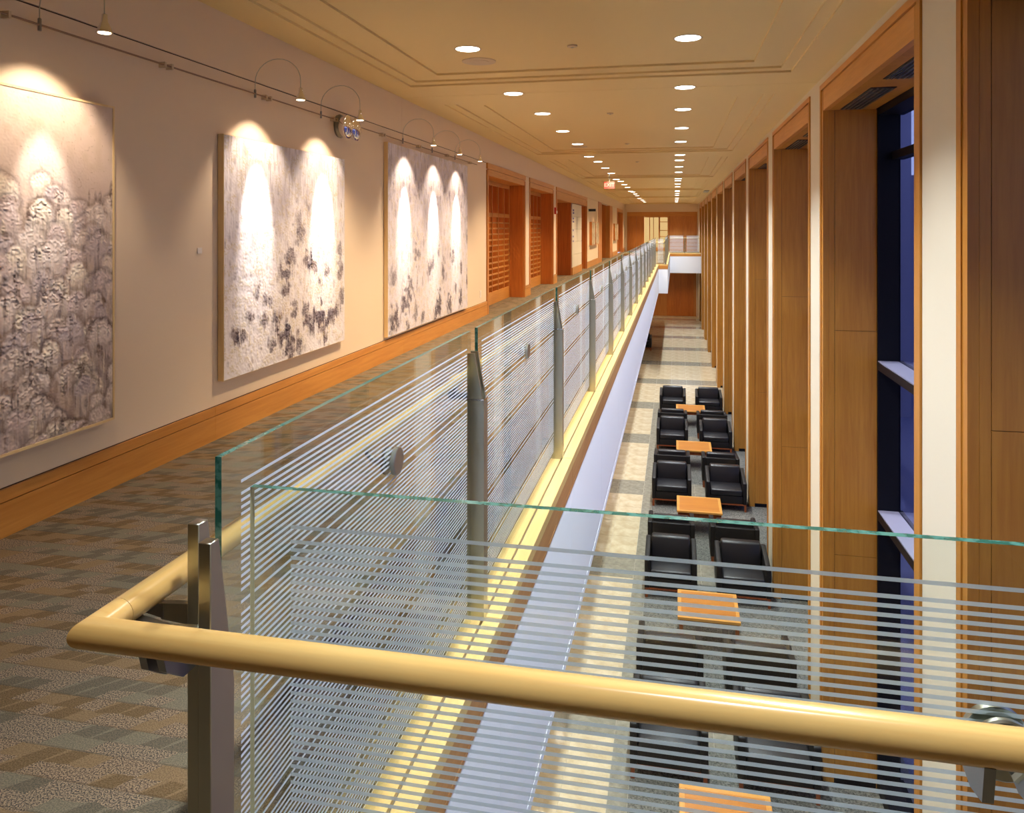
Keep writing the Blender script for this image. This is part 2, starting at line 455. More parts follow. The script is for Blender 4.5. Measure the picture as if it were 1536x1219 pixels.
# ------------------------------------------------------------------ left wall
wl = empty('wall_left', kind='structure')
ZH = 2.636
G = .005
box('wall_backing', -3.4, -3.212, -3, 13.0, -.01, ZC+.02, M['groove'], wl)
for (a, b) in ((-3, 8.76), (8.76, 12.98)):
    box('wall_panel', -3.215, XW, a+G*.6, b-G*.6, .236, ZH-G, M['wall'], wl)
for (a, b) in ((-3, 8.76), (8.76, 16.78), (16.78, 24.84), (24.84, 32.9), (32.9, 40.9), (40.9, YE)):
    box('upper_wall_panel', -3.4, XW, a+G*.6, b-G*.6, ZH+G, ZC+.01, M['wall'], wl)
for (a, b) in ((16.5,17.0), (20.5,21.0), (28.6,32.9), (40.6,44.0), (48.8,YE)):
    box('wall_panel', -3.4, XW, a, b, .236, ZH, M['wall'], wl)
bb_ = empty('baseboard_left', kind='structure')
for (a, b) in ((-3, 4.9), (4.9, 8.76), (8.76, 12.98), (16.46,17.04), (20.46,21.04), (28.56,32.9), (40.6,44.04), (48.8,YE-.05)):
    box('baseboard_board', -3.22, XW+.022, a+.001, b-.001, 0, .168, M['cherry_y'], bb_)
    box('baseboard_cap', -3.22, XW+.020, a+.001, b-.001, .173, .232, M['cherry_y'], bb_)
    box('shadow_gap', -3.22, XW+.004, a+.001, b-.001, .168, .2365, M['groove'], bb_)
# wooden pilasters round the alcove
for (a, b) in ((32.9,34.6), (38.9,40.6)):
    box('wood_pilaster', -3.4, XW+.01, a, b, 0, ZH-.01, M['cherry_z'], wl)
box('alcove_back', -5.2, -3.4, 38.9, 39.0, 0, ZC, M['orange'], wl)
box('alcove_floor', -5.3, -3.3, 34.4, 39.0, -.06, 0, M['carpet'], wl)
box('alcove_ceiling', -5.3, -3.3, 34.4, 39.0, ZC, ZC+.05, M['ceil'], wl)
box('alcove_side', -5.3, -5.2, 34.4, 39.0, 0, ZC, M['wall'], wl)
box('alcove_front', -5.2, -3.4, 34.4, 34.5, 0, ZC, M['wall'], wl)

def opening_frame(g, a, b, depth=.32, ztop=2.42):
    box('frame_upright', XW-.02, XW+.02, a, a+.10, 0, ZH-.12, M['cherry_z'], g)
    box('frame_upright', XW-.02, XW+.02, b-.10, b, 0, ZH-.12, M['cherry_z'], g)
    box('frame_head', XW-.02, XW+.024, a, b, ZH-.10, ZH, M['cherry_y'], g)
    box('header_board', XW-.02, XW+.012, a+.102, b-.102, ztop, ZH-.105, M['cherry_y'], g)
    box('jamb_panel', XW-depth, XW-.02, b-.12, b-.06, 0, ztop, M['orange'], g)
    box('jamb_panel', XW-depth, XW-.02, a+.06, a+.12, 0, ztop, M['orange'], g)
    box('soffit', XW-depth, XW-.02, a+.06, b-.06, ztop, ztop+.03, M['cherry_y'], g)
    box('frame_core', XW-depth-.1, XW-.021, a-.02, a+.06, 0, ZH, M['groove'], g)
    box('frame_core', XW-depth-.1, XW-.021, b-.06, b+.02, 0, ZH, M['groove'], g)
def lattice_opening(idx, a, b):
    g = empty('door_%d' % idx, kind='structure')
    opening_frame(g, a, b)
    x0, x1 = XW-.345, XW-.315; c, d = a+.12, b-.12
    box('bottom_rail', x0, x1, c, d, 0, .24, M['cherry_y'], g)
    box('middle_rail', x0, x1, c, d, 1.72, 1.80, M['cherry_y'], g)
    box('top_rail', x0, x1, c, d, 2.34, 2.44, M['cherry_y'], g)
    nst = 6
    for i in range(nst+1):
        y = c+(d-c)*i/nst
        box('stile', x0, x1+.004, y-.016, y+.016, .24, 2.34, M['cherry_z'], g)
    for i in range(1, 13):
        z = .24+1.48*i/13
        box('slat', x0+.005, x1-.005, c, d, z-.016, z+.016, M['cherry_y'], g)
    # room behind the lattice
    box('room_back', XW-2.5, XW-2.4, a-.5, b+.5, 0, 2.6, M['orange'], g)
    box('room_side', XW-2.4, XW-.345, b-.11, b-.05, 0, 2.6, M['orange'], g)
    box('room_side', XW-2.4, XW-.345, a-.26, a-.2, 0, 2.6, M['wall'], g)
    box('room_ceiling', XW-2.4, XW-.33, a-.2, b+.2, 2.6, 2.66, M['wall'], g)
    box('room_floor', XW-2.4, XW-.14, a-.2, b+.2, -.06, 0, M['carpet'], g)
    s = spot('room_light', (XW-1.3, (a+b)/2, 2.55), (XW-2.2, (a+b)/2+.6, .8), 130, WARM, 70, .5); s.parent = g
lattice_opening(1, 13.0, 16.5)
lattice_opening(2, 17.0, 20.5)
g = empty('door_3', kind='structure')
box('frame_upright', XW-.02, XW+.02, 21.0, 21.1, 0, ZH-.12, M['cherry_z'], g)
box('frame_upright', XW-.02, XW+.02, 28.5, 28.6, 0, ZH-.12, M['cherry_z'], g)
box('frame_head', XW-.02, XW+.024, 21.0, 28.6, ZH-.10, ZH, M['cherry_y'], g)
box('header_board', XW-.02, XW+.012, 21.1, 28.5, 2.3, ZH-.105, M['cherry_y'], g)
box('jamb_panel', XW-1.0, XW-.02, 24.3, 24.4, 0, 2.3, M['orange'], g)
box('door_leaf', XW-1.0, XW-.95, 21.1, 24.3, 0, 2.3, M['orange'], g)
box('door_leaf', XW-.55, XW-.5, 23.0, 24.28, 0.01, 2.28, M['orange'], g)
box('jamb_panel', XW-1.0, XW-.02, 21.0, 21.06, 0, 2.3, M['orange'], g)
box('room_floor', XW-1.0, XW-.14, 21.0, 28.5, -.06, 0, M['carpet'], g)
box('back_wall', XW-1.1, XW-1.0, 20.9, 28.6, -.06, 2.6, M['groove'], g)
dk = MB()
dk.lathe([(.005,0),(.03,.01),(.03,.04),(.02,.05)], (XW-.5, 23.1, 1.0), 'x', 12).build('door_handle', M['chrome'], g, smooth=True)
box('jamb_panel', XW-1.0, XW-.02, 28.42, 28.5, 0, 2.3, M['orange'], g)
box('door_leaf', XW-.5, XW-.45, 27.0, 28.42, 0, 2.3, M['orange'], g)
box('door_head', XW-1.0, XW-.02, 21.0, 28.5, 2.3, 2.33, M['cherry_y'], g)
for i in range(5):
    for j in range(2):
        box('cream_panel', XW-.06, XW-.002, 24.42+1.29*j+.004, 24.42+1.29*(j+1)-.004, .236+.41*i+.004, .236+.41*(i+1)-.004, M['pier'] if (i+j)%2 else M['pier'], g)
box('cream_panel_backing', XW-.1, XW-.03, 24.4, 27.0, 0, 2.3, M['grout'], g)
box('panel_base', XW-.06, XW+.015, 24.42, 27.0, 0, .23, M['cherry_y'], g)
# blurred blue lettering on cream panel
m_blue = plain('blue_lettering', lin(96,96,170), .5)
for i, (w, z) in enumerate(((.35,2.05),(.35,1.96),(.3,1.78),(.34,1.68),(.22,1.4),(.22,1.2),(.2,1.05))):
    t = bpy.data.curves.new('lettering', 'FONT'); t.body = ['STUDENT','CENTER','HALL','ROOMS','201','202','203'][i] if False else '|||||||'[:5]
    bpy.data.curves.remove(t)
    mb = MB(); y = 24.62
    for q in range(6):
        mb.box(XW-.002, XW+.001, y, y+.028, z, z+.055); y += .045*(w/.3)
    mb.build('lettering', m_blue, g)['kind'] = 'stuff'
# far door in the left wall
g = empty('door_4', kind='structure')
box('frame_upright', XW-.3, XW+.02, 44.0, 44.12, 0, ZH, M['cherry_z'], g)
box('frame_upright', XW-.3, XW+.02, 48.68, 48.8, 0, ZH, M['cherry_z'], g)
box('frame_head', XW-.3, XW+.02, 44.12, 48.68, ZH-.2, ZH, M['cherry_y'], g)
box('door_leaf', XW-.3, XW-.25, 44.12, 48.68, 0, ZH-.2, M['orange'], g)

# ------------------------------------------------------------------ right wall with tall window bays
wr = empty('wall_right', kind='structure')
P0, PP = .88, 4.0
NP = 13
box('wall_strip', XR, 2.3, -3, YE+.1, 2.99, ZC+.02, M['pier'], wr)
for k in range(NP):
    c = P0+PP*k
    box('pier', XR, XR+.06, c-.31, c+.31, ZL, 2.99, M['pier'], wr)
    box('pier_core', XR+.06, 2.2, c-.43, c+.43, ZL, 2.99, M['groove'], wr)
box('pier', XR, 2.3, -3, P0-.31, ZL, 2.99, M['pier'], wr)
box('pier', XR, 2.3, P0+PP*(NP-1)+.31, YE+.1, ZL, 2.99, M['pier'], wr)
ZHD = 2.71
def window(idx, a, b, full):
    """a,b outer edges of wooden surround"""
    g = empty('window_%d' % idx, kind='structure')
    ja, jb = a+.15, b-.15
    for (u0, u1, w0, w1) in ((a+.006, a+.075, a+.075, a+.15), (b-.075, b-.006, b-.15, b-.075)):
        box('surround_outer', XR-.014, XR+.05, u0, u1, ZL, 2.93, M['jamb'], g)
        box('surround_inner', XR-.006, XR+.05, w0+.002, w1-.002, ZL, 2.915, M['jamb'], g)
    box('surround_head', XR-.014, XR+.05, a+.006, b-.006, 2.93, 2.985, M['cherry_y'], g)
    box('header_board', XR-.004, XR+.05, ja, jb, ZHD, 2.92, M['cherry_y'], g)
    # jambs in stacked panels
    cuts = [ZL, -1.85, .45, ZHD]
    for s, (y0, y1) in ((1, (jb, jb+.04)), (-1, (ja-.04, ja))):
        box('reveal_strip', XR+.051, XR+.105, y0, y1, ZL, ZHD, M['jamb'], g)
        box('reveal_backing', XR+.05, 2.0, (y0+.01 if s > 0 else y0-.01), (y1+.01 if s > 0 else y1-.01), ZL, ZHD, M['groove'], g)
        for z0, z1 in zip(cuts[:-1], cuts[1:]):
            box('jamb_panel', XR+.109, 2.01, y0, y1, z0+.002, z1-.002, M['jamb'], g)
        box('jamb_base', XR+.1, 2.0, (y0-.004 if s > 0 else y0), (y1 if s > 0 else y1+.004), ZL, ZL+.07, M['blackframe'], g)
    box('soffit', XR+.05, 2.0, ja-.03, jb+.03, ZHD, ZHD+.04, M['jamb'], g)
    for (v0, v1) in ((jb-1.3, jb-.07), (jb-2.93, jb-1.70)):
        vg = box('vent', XR+.15, XR+.36, v0, v1, ZHD-.006, ZHD+.002, M['black'], g)
        if full:
            for q in range(5):
                xx = XR+.165+q*.042
                box('louvre', xx, xx+.012, v0+.02, v1-.02, ZHD-.014, ZHD-.006, M['steel_d'], vg)
    xf0, xf1 = 2.01, 2.20
    box('side_frame', xf0, xf1+.02, jb-.045, jb+.05, ZL, ZHD+.05, M['blackframe'], g)
    box('side_frame', xf0, xf1+.02, ja-.05, ja+.045, ZL, ZHD+.05, M['blackframe'], g)
    box('head_frame', xf0, xf1+.06, ja, jb, 2.64, 2.8, M['blackframe'], g)
    box('transom', xf1-.06, xf1+.06, ja, jb, 2.19, 2.27, M['blackframe'], g)
    for z in (.16, -1.35):
        box('window_ledge', xf0, xf1, ja+.045, jb-.045, z-.012, z, M['ledgemetal'], g)
        box('ledge_front', xf0-.006, xf0+.03, ja+.045, jb-.045, z-.09, z-.013, M['blackframe'], g)
        box('spandrel_bar', xf1-.01, xf1+.05, ja, jb, z-.09, z-.001, M['blackframe'], g)
    box('sill', xf0, xf1+.06, ja, jb, ZL-.01, ZL+.12, M['blackframe'], g)
    zs = [(2.27,2.64),(.16,2.19),(-1.35,.07),(ZL+.12,-1.44)]
    for z0, z1 in zs:
        mid = (ja+jb)/2
        for (p0, p1) in ((ja+.045, mid-.03), (mid+.03, jb-.045)):
            box('pane', 2.206, 2.212, p0, p1, z0, z1, M['winglass'], g)
    box('mullion', xf1-.03, xf1+.06, (ja+jb)/2-.03, (ja+jb)/2+.03, ZL+.12, 2.64, M['blackframe'], g)
for k in range(NP-1):
    c = P0+PP*k
    window(k+1, c+.31, c+PP-.31, k < 4)

# end wall, south wall, lower walls
we = empty('wall_end', kind='structure')
box('panel_backing', -3.4, -1.98, YE+.1, YE+.2, 0, 2.55, M['groove'], we)
box('panel_backing', -.42, 1.42, YE+.1, YE+.2, 0, 2.55, M['groove'], we)
box('panel_backing', -3.4, 1.6, YE+.2, YE+.25, ZL, 0, M['groove'], we)
gd = empty('ground', kind='structure')
box('paving', 2.4, 90, -40, 120, ZL-.4, ZL-.2, M['exterior'], gd)
box('wall_panel', -5.4, 2.4, YE, YE+.2, 2.55, ZC+.1, M['wall'], we)
box('wall_panel', -3.4, -3.05, YE, YE+.2, 0, 2.55, M['wall'], we)
box('wall_panel', 1.34, 2.4, YE, YE+.2, ZL, 2.55, M['wall'], we)
box('wood_header', -3.05, 1.42, YE-.03, YE+.1, 2.28, 2.55, M['cherry_x'], we)
for i in range(2):
    x0 = -2.95+.5*i
    box('wood_panel', x0+.004, x0+.496, YE-.01, YE+.1, 0, 2.28, M['cherry_z'], we)
for i in range(2):
    box('wood_panel', -.32+.87*i+.004, -.32+.87*(i+1)-.004, YE-.02, YE+.1, 0, 2.28, M['cherry_z'], we)
box('wood_post', -3.05, -2.952, YE-.04, YE+.1, 0, 2.28, M['cherry_z'], we)
box('wood_post', -.42, -.325, YE-.04, YE+.1, 0, 2.28, M['cherry_z'], we)
g = empty('door_5', kind='structure')
x0, x1 = -1.0, -.42
EX = YE
for (a, b) in ((-1.02,-.94), (-.50,-.42)): pass
box('door_stile', -1.02, -.93, EX-.03, EX+.03, 0, 2.28, M['cherry_z'], g)
for (a, b) in ((-2.05+.0, -1.62), (-1.56, -1.06)): pass
m_lit = emis('glowing_room_wall', (1.0,.62,.26,1), .9)  # back wall emits by itself, room light put into the material
box('glowing_room_back', -1.9, -.3, EX+2.0, EX+2.05, 0, 2.5, m_lit, g)
box('lit_room_side', -2.2, -2.15, EX+.12, EX+2.0, 0, 2.5, M['wall'], g)
box('lit_room_side', -.3, -.25, EX+.12, EX+2.0, 0, 2.5, M['wall'], g)
box('lit_room_ceiling', -2.2, -.25, EX+.12, EX+2.0, 2.5, 2.55, M['wall'], g)
box('lit_room_floor', -2.2, -.25, EX, EX+2.0, -.05, 0, M['carpet'], g)
box('glowing_room_back', -2.2, -1.9, EX+2.0, EX+2.05, 0, 2.5, m_lit, g)
we2 = empty('window_14', kind='structure')
# glazed panels beside the end door: replace part of the wood panels by glass before the glowing wall
for (a, b) in ((-1.90,-1.62), (-1.56,-1.02), (-.93,-.45)):
    box('pane', a, b, EX-.045, EX-.04, .25, 2.2, M['glass'], we2)
    box('pane_rail', a-.03, b+.03, EX-.06, EX-.02, 2.2, 2.28, M['cherry_x'], we2)
    box('pane_rail', a-.03, b+.03, EX-.06, EX-.02, 0, .25, M['cherry_x'], we2)
    box('pane_stile', b, b+.05, EX-.06, EX-.02, .25, 2.2, M['cherry_z'], we2)
for z in (1.9, 1.35, .95): box('muntin', -.93, -.45, EX-.06, EX-.03, z-.02, z+.02, M['cherry_x'], we2)
for x in (-1.35,): box('muntin', x-.02, x+.02, EX-.06, EX-.03, .25, 2.2, M['cherry_z'], we2)
wel = empty('wall_end_lower', kind='structure')
box('wall_panel', -3.4, 1.42, YE, YE+.2, -1.35, 0, M['wall'], wel)
box('wood_panel', -3.05, -.62, YE, YE+.2, ZL, -1.36, M['cherry_z'], wel)
box('wood_header', -.62, 1.35, YE-.02, YE+.2, -1.46, -1.36, M['cherry_x'], wel)
g = empty('door_6', kind='structure')
box('frame_upright', -.62, -.5, YE-.03, YE+.1, ZL, -1.46, M['cherry_z'], g)
box('frame_upright', 1.2, 1.35, YE-.03, YE+.1, ZL, -1.46, M['cherry_z'], g)
box('door_leaf', -.5, .34, YE-.005, YE+.1, ZL+.01, -1.46, M['orange'], g)
box('door_leaf', .345, 1.2, YE-.005, YE+.1, ZL+.01, -1.46, M['orange'], g)
lc = empty('ceiling', kind='structure')
box('lower_soffit', -3.35, XE-.02, 1.1, 31.5, -1.14, -1.121, M['white'], lc)
wll = empty('wall_left_lower', kind='structure')
box('wall_panel', -3.5, -3.35, -3, YE+.2, ZL, -1.12, M['wall'], wll)
ws = empty('wall_south', kind='structure')
box('wall_panel', -3.4, 2.4, -3.2, -3.0, ZL, ZC+.1, M['wall'], ws)

# ------------------------------------------------------------------ balustrades
GT = 1.12
stripe_z = []
z = -.4367
base_z = GT+.38-1.5
z0 = GT-.0587
zz = z0
while zz > .13:
    stripe_z.append(zz)
    q = zz-.0214
    for i in range(15):
        if q > .11: stripe_z.append(q)
        q -= .01194
    zz = q + .01194 - .0214
def glass_panel(parent, ax, c, a, b, frit_side, disc=True, z0=.04, top=GT, inset_=.058, dside=1):
    t = .006
    if ax == 'y': p = MB().box(c-t, c+t, a, b, z0, top, mis=[1,1,1,0,0,0]).build('glass_panel', [M['glass'], M['edge']], parent)
    else: p = MB().box(a, b, c-t, c+t, z0, top, mis=[1,1,0,0,0,2]).build('glass_panel', [M['glass'], M['edge'], M['edge_pale']], parent)
    mb = MB(); s = c+frit_side*(t+.0006)
    for z in stripe_z:
        h = .0027
        if ax == 'y': mb.quad([(s,a+inset_,z-h),(s,b-inset_,z-h),(s,b-inset_,z+h),(s,a+inset_,z+h)])
        else: mb.quad([(a+inset_,s,z-h),(b-inset_,s,z-h),(b-inset_,s,z+h),(a+inset_,s,z+h)])
    f = mb.build('frosted_stripes', M['frit'], p); f['kind'] = 'stuff'
    if disc:
        m_ = (a+b)/2
        for sd, th in ((1, .014), (-1, .010)):
            r = .037
            if ax == 'y': o, axx = (c+sd*t*dside, m_, .878), 'x'
            else: o, axx = (m_, c+sd*t*dside, .878), 'y'
            k = sd*dside
            MB().lathe([(r*.6,0),(r*.6,k*.003),(r,k*.004),(r,k*th),(r*.94,k*(th+.002))], o, axx, 32).build('clamp_disc', M['steel'], p, smooth=True)
        # arm under the handrail
        if ax == 'y': pts = [(c-dside*.008, m_, .878), (c-dside*.05, m_, .872), (c-dside*.076, m_, .90)]
        else: pts = [(m_, c-dside*.008, .878), (m_, c-dside*.05, .872), (m_, c-dside*.076, .90)]
        MB().tube(pts, .007, 8).build('rail_bracket', M['steel'], p, smooth=True)
    return p
def post(parent, ax, c, t, dside=1, sleeve=True):
    """post at coordinate t along run; c glass plane; dside = void side"""
    g_ = bpy.data.objects.new('post', None); C.objects.link(g_); g_.parent = parent
    i0, i1 = c-dside*.013, c+dside*.050
    def P(a): return a
    if ax == 'y':
        for s in (-1, 1):
            q0, q1 = t+s*.024-.006, t+s*.024+.006
            MB().prism([(i0,.86),(i1-dside*.006,.86),(i0+dside*.026,1.034),(i0,1.034)], 'y', q0, q1).build('fin', M['steel'], g_)
        box('sleeve', i0, i1, t-.030, t+.030, .045, .86, M['steel'], g_)
        box('cap_plate', i0-dside*.003, i1+dside*.002, t-.032, t+.032, .86, .866, M['chrome'], g_)
        box('bracket_arm', i0, i0-dside*.066, t-.010, t+.010, .858, .880, M['steel'], g_)
        MB().prism([(i0-dside*.05,.858),(i0-dside*.078,.858),(i0-dside*.078,.90),(i0-dside*.05,.90)], 'y', t-.018, t+.018).build('saddle', M['steel_d'], g_)
    else:
        for s in (-1, 1):
            q0, q1 = t+s*.024-.006, t+s*.024+.006
            MB().prism([(i0,.86),(i1-dside*.006,.86),(i0+dside*.026,1.034),(i0,1.034)], 'x', q0, q1).build('fin', M['steel'], g_)
        box('sleeve', t-.030, t+.030, i0, i1, .045, .86, M['steel'], g_)
        box('bracket_arm', t-.010, t+.010, i0, i0-dside*.066, .858, .880, M['steel'], g_)
    return g_
br = empty('balustrade', (0,0,0), label='long striped glass balustrade with steel posts running down the balcony edge', cat='balustrade')
XG = -.742
posts_y = [2.80+2.04*k for k in range(15)]
ys = [1.151] + posts_y
for i in range(len(ys)):
    a = ys[0] if i == 0 else ys[i]+.052
    b = ys[i+1]-.05 if i+1 < len(ys) else 31.50
    if b-a < .3: continue
    glass_panel(br, 'y', XG, a, b, 1, disc=True)
for y in posts_y[:14]: post(br, 'y', XG, y)
MB().tube([(-.818,.955+.06,.92),(-.818,31.60,.92)], .022, 20).build('handrail', M['rail'], br, smooth=True)
# corner post: two tapered flat bars with arms
cp = bpy.data.objects.new('corner_post', None); C.objects.link(cp); cp.parent = br
MB().prism([(1.083,0),(1.150,0),(1.150,.045),(1.150,.80),(1.108,1.034),(1.083,1.034)], 'x', -.753, -.732).build('flat_bar', M['steel'], cp, bevel=.0015, bseg=1)
MB().prism([(1.020,.0),(1.083,.0),(1.083,.80),(1.042,1.034),(1.020,1.034)], 'x', -.691, -.670).build('flat_bar', M['steel'], cp, bevel=.0015, bseg=1)
for (x, y0) in ((-.700, 1.045), (-.760, 1.110)):
    MB().prism([(x,.862),(x-.055,.866),(x-.055,.892),(x,.896)], 'y', y0-.006, y0+.006).build('bracket_arm', M['steel'], cp)
    MB().prism([(x-.05,.868),(x-.112,.880),(x-.112,.900),(x-.05,.890)], 'y', y0-.007, y0+.007).build('bracket_tip', M['steel_d'], cp)
for x in (-.728, -.700):
    MB().prism([(.99,.852),(.952,.880),(.945,.905),(1.03,.90),(1.03,.852)], 'x', x-.006, x+.006).build('lower_bracket', M['steel_d'], cp)

bf = empty('balustrade', (0,0,0), label='near striped glass balustrade across the foreground with rounded maple handrail', cat='balustrade')
glass_panel(bf, 'x', 1.033, -.61, 1.38, 1, disc=True)
for x in (.34, .39):
    MB().prism([(1.022,.868),(.98,.855),(.945,.862),(.938,.905),(.95,.905),(1.0,.875),(1.022,.892)], 'x', x-.006, x+.006).build('rail_bracket', M['steel_d'], bf)
post(bf, 'x', 1.033, 1.43)
r0 = [(-.818,1.014,.92),(-.818,.955,.92),(1.46,.955,.92)]
MB().tube(r0, .022, 28).build('handrail', M['rail_x'], bf, smooth=True)

b3 = empty('balustrade', (0,0,0), label='far section of glass balustrade where the balcony steps out over the lounge', cat='balustrade')
glass_panel(b3, 'x', 31.56, -.72, -.39, -1, disc=False)
for i in range(7):
    a = 31.62+2.06*i; glass_panel(b3, 'y', -.375, a, a+1.96, 1, disc=False)
    if i: post(b3, 'y', -.375, a-.05)
post(b3, 'y', -.375, 31.58)
MB().tube([(-.818,31.66,.92),(-.451,31.66,.92),(-.451,46.1,.92)], .022, 12).build('handrail', M['rail'], b3, smooth=True)
b4 = empty('balustrade', (0,0,0), label='distant glass balustrade on the cross landing before the wood-panelled end wall', cat='balustrade')
glass_panel(b4, 'x', 46.08, -.35, .55, -1, disc=False); glass_panel(b4, 'x', 46.08, .62, 1.45, -1, disc=False)
post(b4, 'x', 46.08, .585, dside=-1)
MB().tube([(-.3,46.16,.92),(1.46,46.16,.92)], .022, 12).build('handrail', M['rail_x'], b4, smooth=True)

# ------------------------------------------------------------------ downlights
def downlight(x, y, z, row, k_ord, power, color, lens, label, group, r=.112, half=54):
    g = empty('downlight', (x, y, z), label=label, cat='ceiling light', group=group)
    MB().lathe([(r+.012,.004),(r+.012,-.003),(r,-.005),(r-.004,-.001),(r-.004,.004)], (0,0,0), 'z', 28).build('trim_ring', M['vent'], g, smooth=True)
    MB().lathe([(r-.006,-.001),(r-.006,-.0045)], (0,0,0), 'z', 28).build('lens', lens, g)
    if power:
        s = spot('downlight_lamp', (0,0,-.02), (0,0,-2), power, color, half, .8, .07); s.parent = g
    return g
def zc(y):
    for a, b in zip(joints[:-1], joints[1:]):
        if a <= y <= b:
            d = min(y-a, b-y)
            return ZC if d < .62 else ZC+.06
nr = 0; nl = 0
for k in range(25):
    y = J0 + 2.0125*k
    z = zc(y)
    if y >= 6:
        lab = 'lit recessed downlight, %s from the viewer in the window-side ceiling row' % ORD[nr]; nr += 1
    else: lab = 'lit recessed downlight over the landing, %s of those above the foreground railing' % ORD[k]
    downlight(.11, y, z, 'r', k, P_RIGHT*(.36 if k == 0 else 1), COOL, M['lens_c'], lab, 'downlights in the window-side row')
    if y > 5.5:
        lab = 'lit recessed downlight, %s from the viewer in the corridor-side ceiling row' % ORD[nl]; nl += 1
        downlight(-1.83, y, z, 'l', k, P_LEFT, WARM, M['lens_w'], lab, 'downlights in the corridor-side row')
for k in range(15):
    y = 3.0+2.0125*k
    downlight(-1.93, y, -1.14, 'u', k, P_LOW, (1,.86,.66), M['lens_w'],
              'downlight under the balcony over the lower floor, %s from the near end' % ORD[k], 'downlights under the balcony', r=.09, half=60)

for i, x in enumerate((-1.6, .55)):  # unseen lamps added to brighten the dark lower end doors
    downlight(x, 49.3, -1.12, 'e', i, P_LOW, (1,.80,.55), M['lens_w'], 'downlight added to brighten the far lower doors, on the %s side' % ('aisle', 'window')[i], 'added downlights at the lower end wall', r=.09, half=60)
# speakers, sprinklers
for i, y in enumerate((7.25, 15.3)):
    g = empty('ceiling_speaker', (-1.86, y, ZC+.06), label='round flush ceiling speaker beside the %s corridor-side downlight' % ('first' if i == 0 else 'fifth'), cat='speaker')
    MB().lathe([(.165,.002),(.165,-.006),(.15,-.009)], (0,0,0), 'z', 32).build('rim', M['vent'], g, smooth=True)
    MB().lathe([(.10,-.008),(.10,-.012),(.09,-.013)], (0,0,0), 'z', 32).build('grille', M['vent'], g, smooth=True)
for i, y in enumerate((6.8, 10.9, 14.9, 19.0)):
    g = empty('sprinkler_head', (-.89, y, ZC+.06), label='small sprinkler cover in the middle of the ceiling, %s from the viewer' % ORD[i], cat='sprinkler', group='ceiling sprinklers')
    MB().lathe([(.045,.0),(.045,-.012),(.03,-.016)], (0,0,0), 'z', 20).build('cover_plate', M['vent'], g, smooth=True)
    MB().lathe([(.012,-.016),(.012,-.022)], (0,0,0), 'z', 10).build('deflector', M['steel'], g)
g = empty('ceiling_vent', (1.3, 33.5, ZC), label='small grey louvred air vent at the far ceiling edge above the windows', cat='vent')
box('vent_frame', -.1, .1, -.8, .8, -.02, 0, M['steel_d'], g)
for q in range(4): box('louvre', -.08+.045*q, -.06+.045*q, -.76, .76, -.03, -.02, M['steel'], g)

# ------------------------------------------------------------------ exit sign, alarms, plates
g = empty('exit_sign', (-1.9, 23.0, ZC), label='red glowing EXIT sign hanging from the corridor ceiling', cat='sign')
box('stem', -.012, .012, -.012, .012, -.18, .06, M['steel'], g)
box('housing', -.16, .16, -.02, .02, -.39, -.18, M['exit'], g)
cu_ = bpy.data.curves.new('exit_letters', 'FONT'); cu_.body = 'EXIT'; cu_.size = .15; cu_.offset = .002; cu_.extrude = .002; cu_.align_x = 'CENTER'; cu_.align_y = 'CENTER'
cu_.materials.append(M['exit_l'])
tmp = bpy.data.objects.new('exit_text', cu_); C.objects.link(tmp); bpy.context.view_layer.update()
me_ = bpy.data.meshes.new_from_object(tmp.evaluated_get(bpy.context.evaluated_depsgraph_get())); bpy.data.objects.remove(tmp)
to = bpy.data.objects.new('exit_letters', me_); C.objects.link(to); to.parent = g
to.location = (0, -.023, -.285); to.rotation_euler = (math.radians(90), 0, 0)
g = empty('fire_alarm', (XW, 20.75, 1.97), label='small red and white fire alarm strobe on the pilaster past the lattice doors', cat='alarm')
box('body', 0, .05, -.065, .065, -.09, .09, M['red'], g, bevel=.005)
box('strobe', .05, .075, -.05, .05, -.07, .0, M['plastic'], g, bevel=.005)
g = empty('blade_sign', (XW, 29.2, 2.18), label='small dark sign projecting from the wall above the little pictures', cat='sign')
box('bracket', 0, .02, -.03, .03, -.05, .05, M['steel_d'], g)
box('sign_plate', .02, .27, -.01, .01, -.045, .045, M['black'], g)
g = empty('label_card', (XW, 4.74, 1.345), label='tiny white label card on the wall by the middle painting', cat='card')
box('card', 0, .004, -.025, .025, -.02, .02, M['plastic'], g)
g = empty('wall_switch', (XW, 12.57, .39), label='white wall outlet plate low beside the first lattice door', cat='outlet')
box('plate', 0, .006, -.04, .04, -.06, .06, M['plastic'], g, bevel=.002)
box('socket', .006, .009, -.018, .018, -.03, .03, M['plastic'], g)

# emergency light
g = empty('emergency_light', (XW, 7.0, 2.49), label='twin-headed chrome emergency light on the wall above the middle painting', cat='light')
MB().lathe([(.11,0),(.115,.02),(.10,.05),(.05,.06)], (0,-.02,0), 'x', 28).build('base', M['steel_d'], g, smooth=True)
for s in (-1, 1):
    y = .10*s
    h = MB().lathe([(.03,0),(.07,.012),(.10,.04),(.112,.075),(.112,.085),(.10,.088)], (.05, y, -.02), 'x', 28).build('lamp_head', M['chrome'], g, smooth=True)
    MB().lathe([(.099,.086),(.085,.100),(.045,.112),(.01,.115)], (.05, y, -.02), 'x', 28).build('lens', M['chrome'], h, smooth=True)

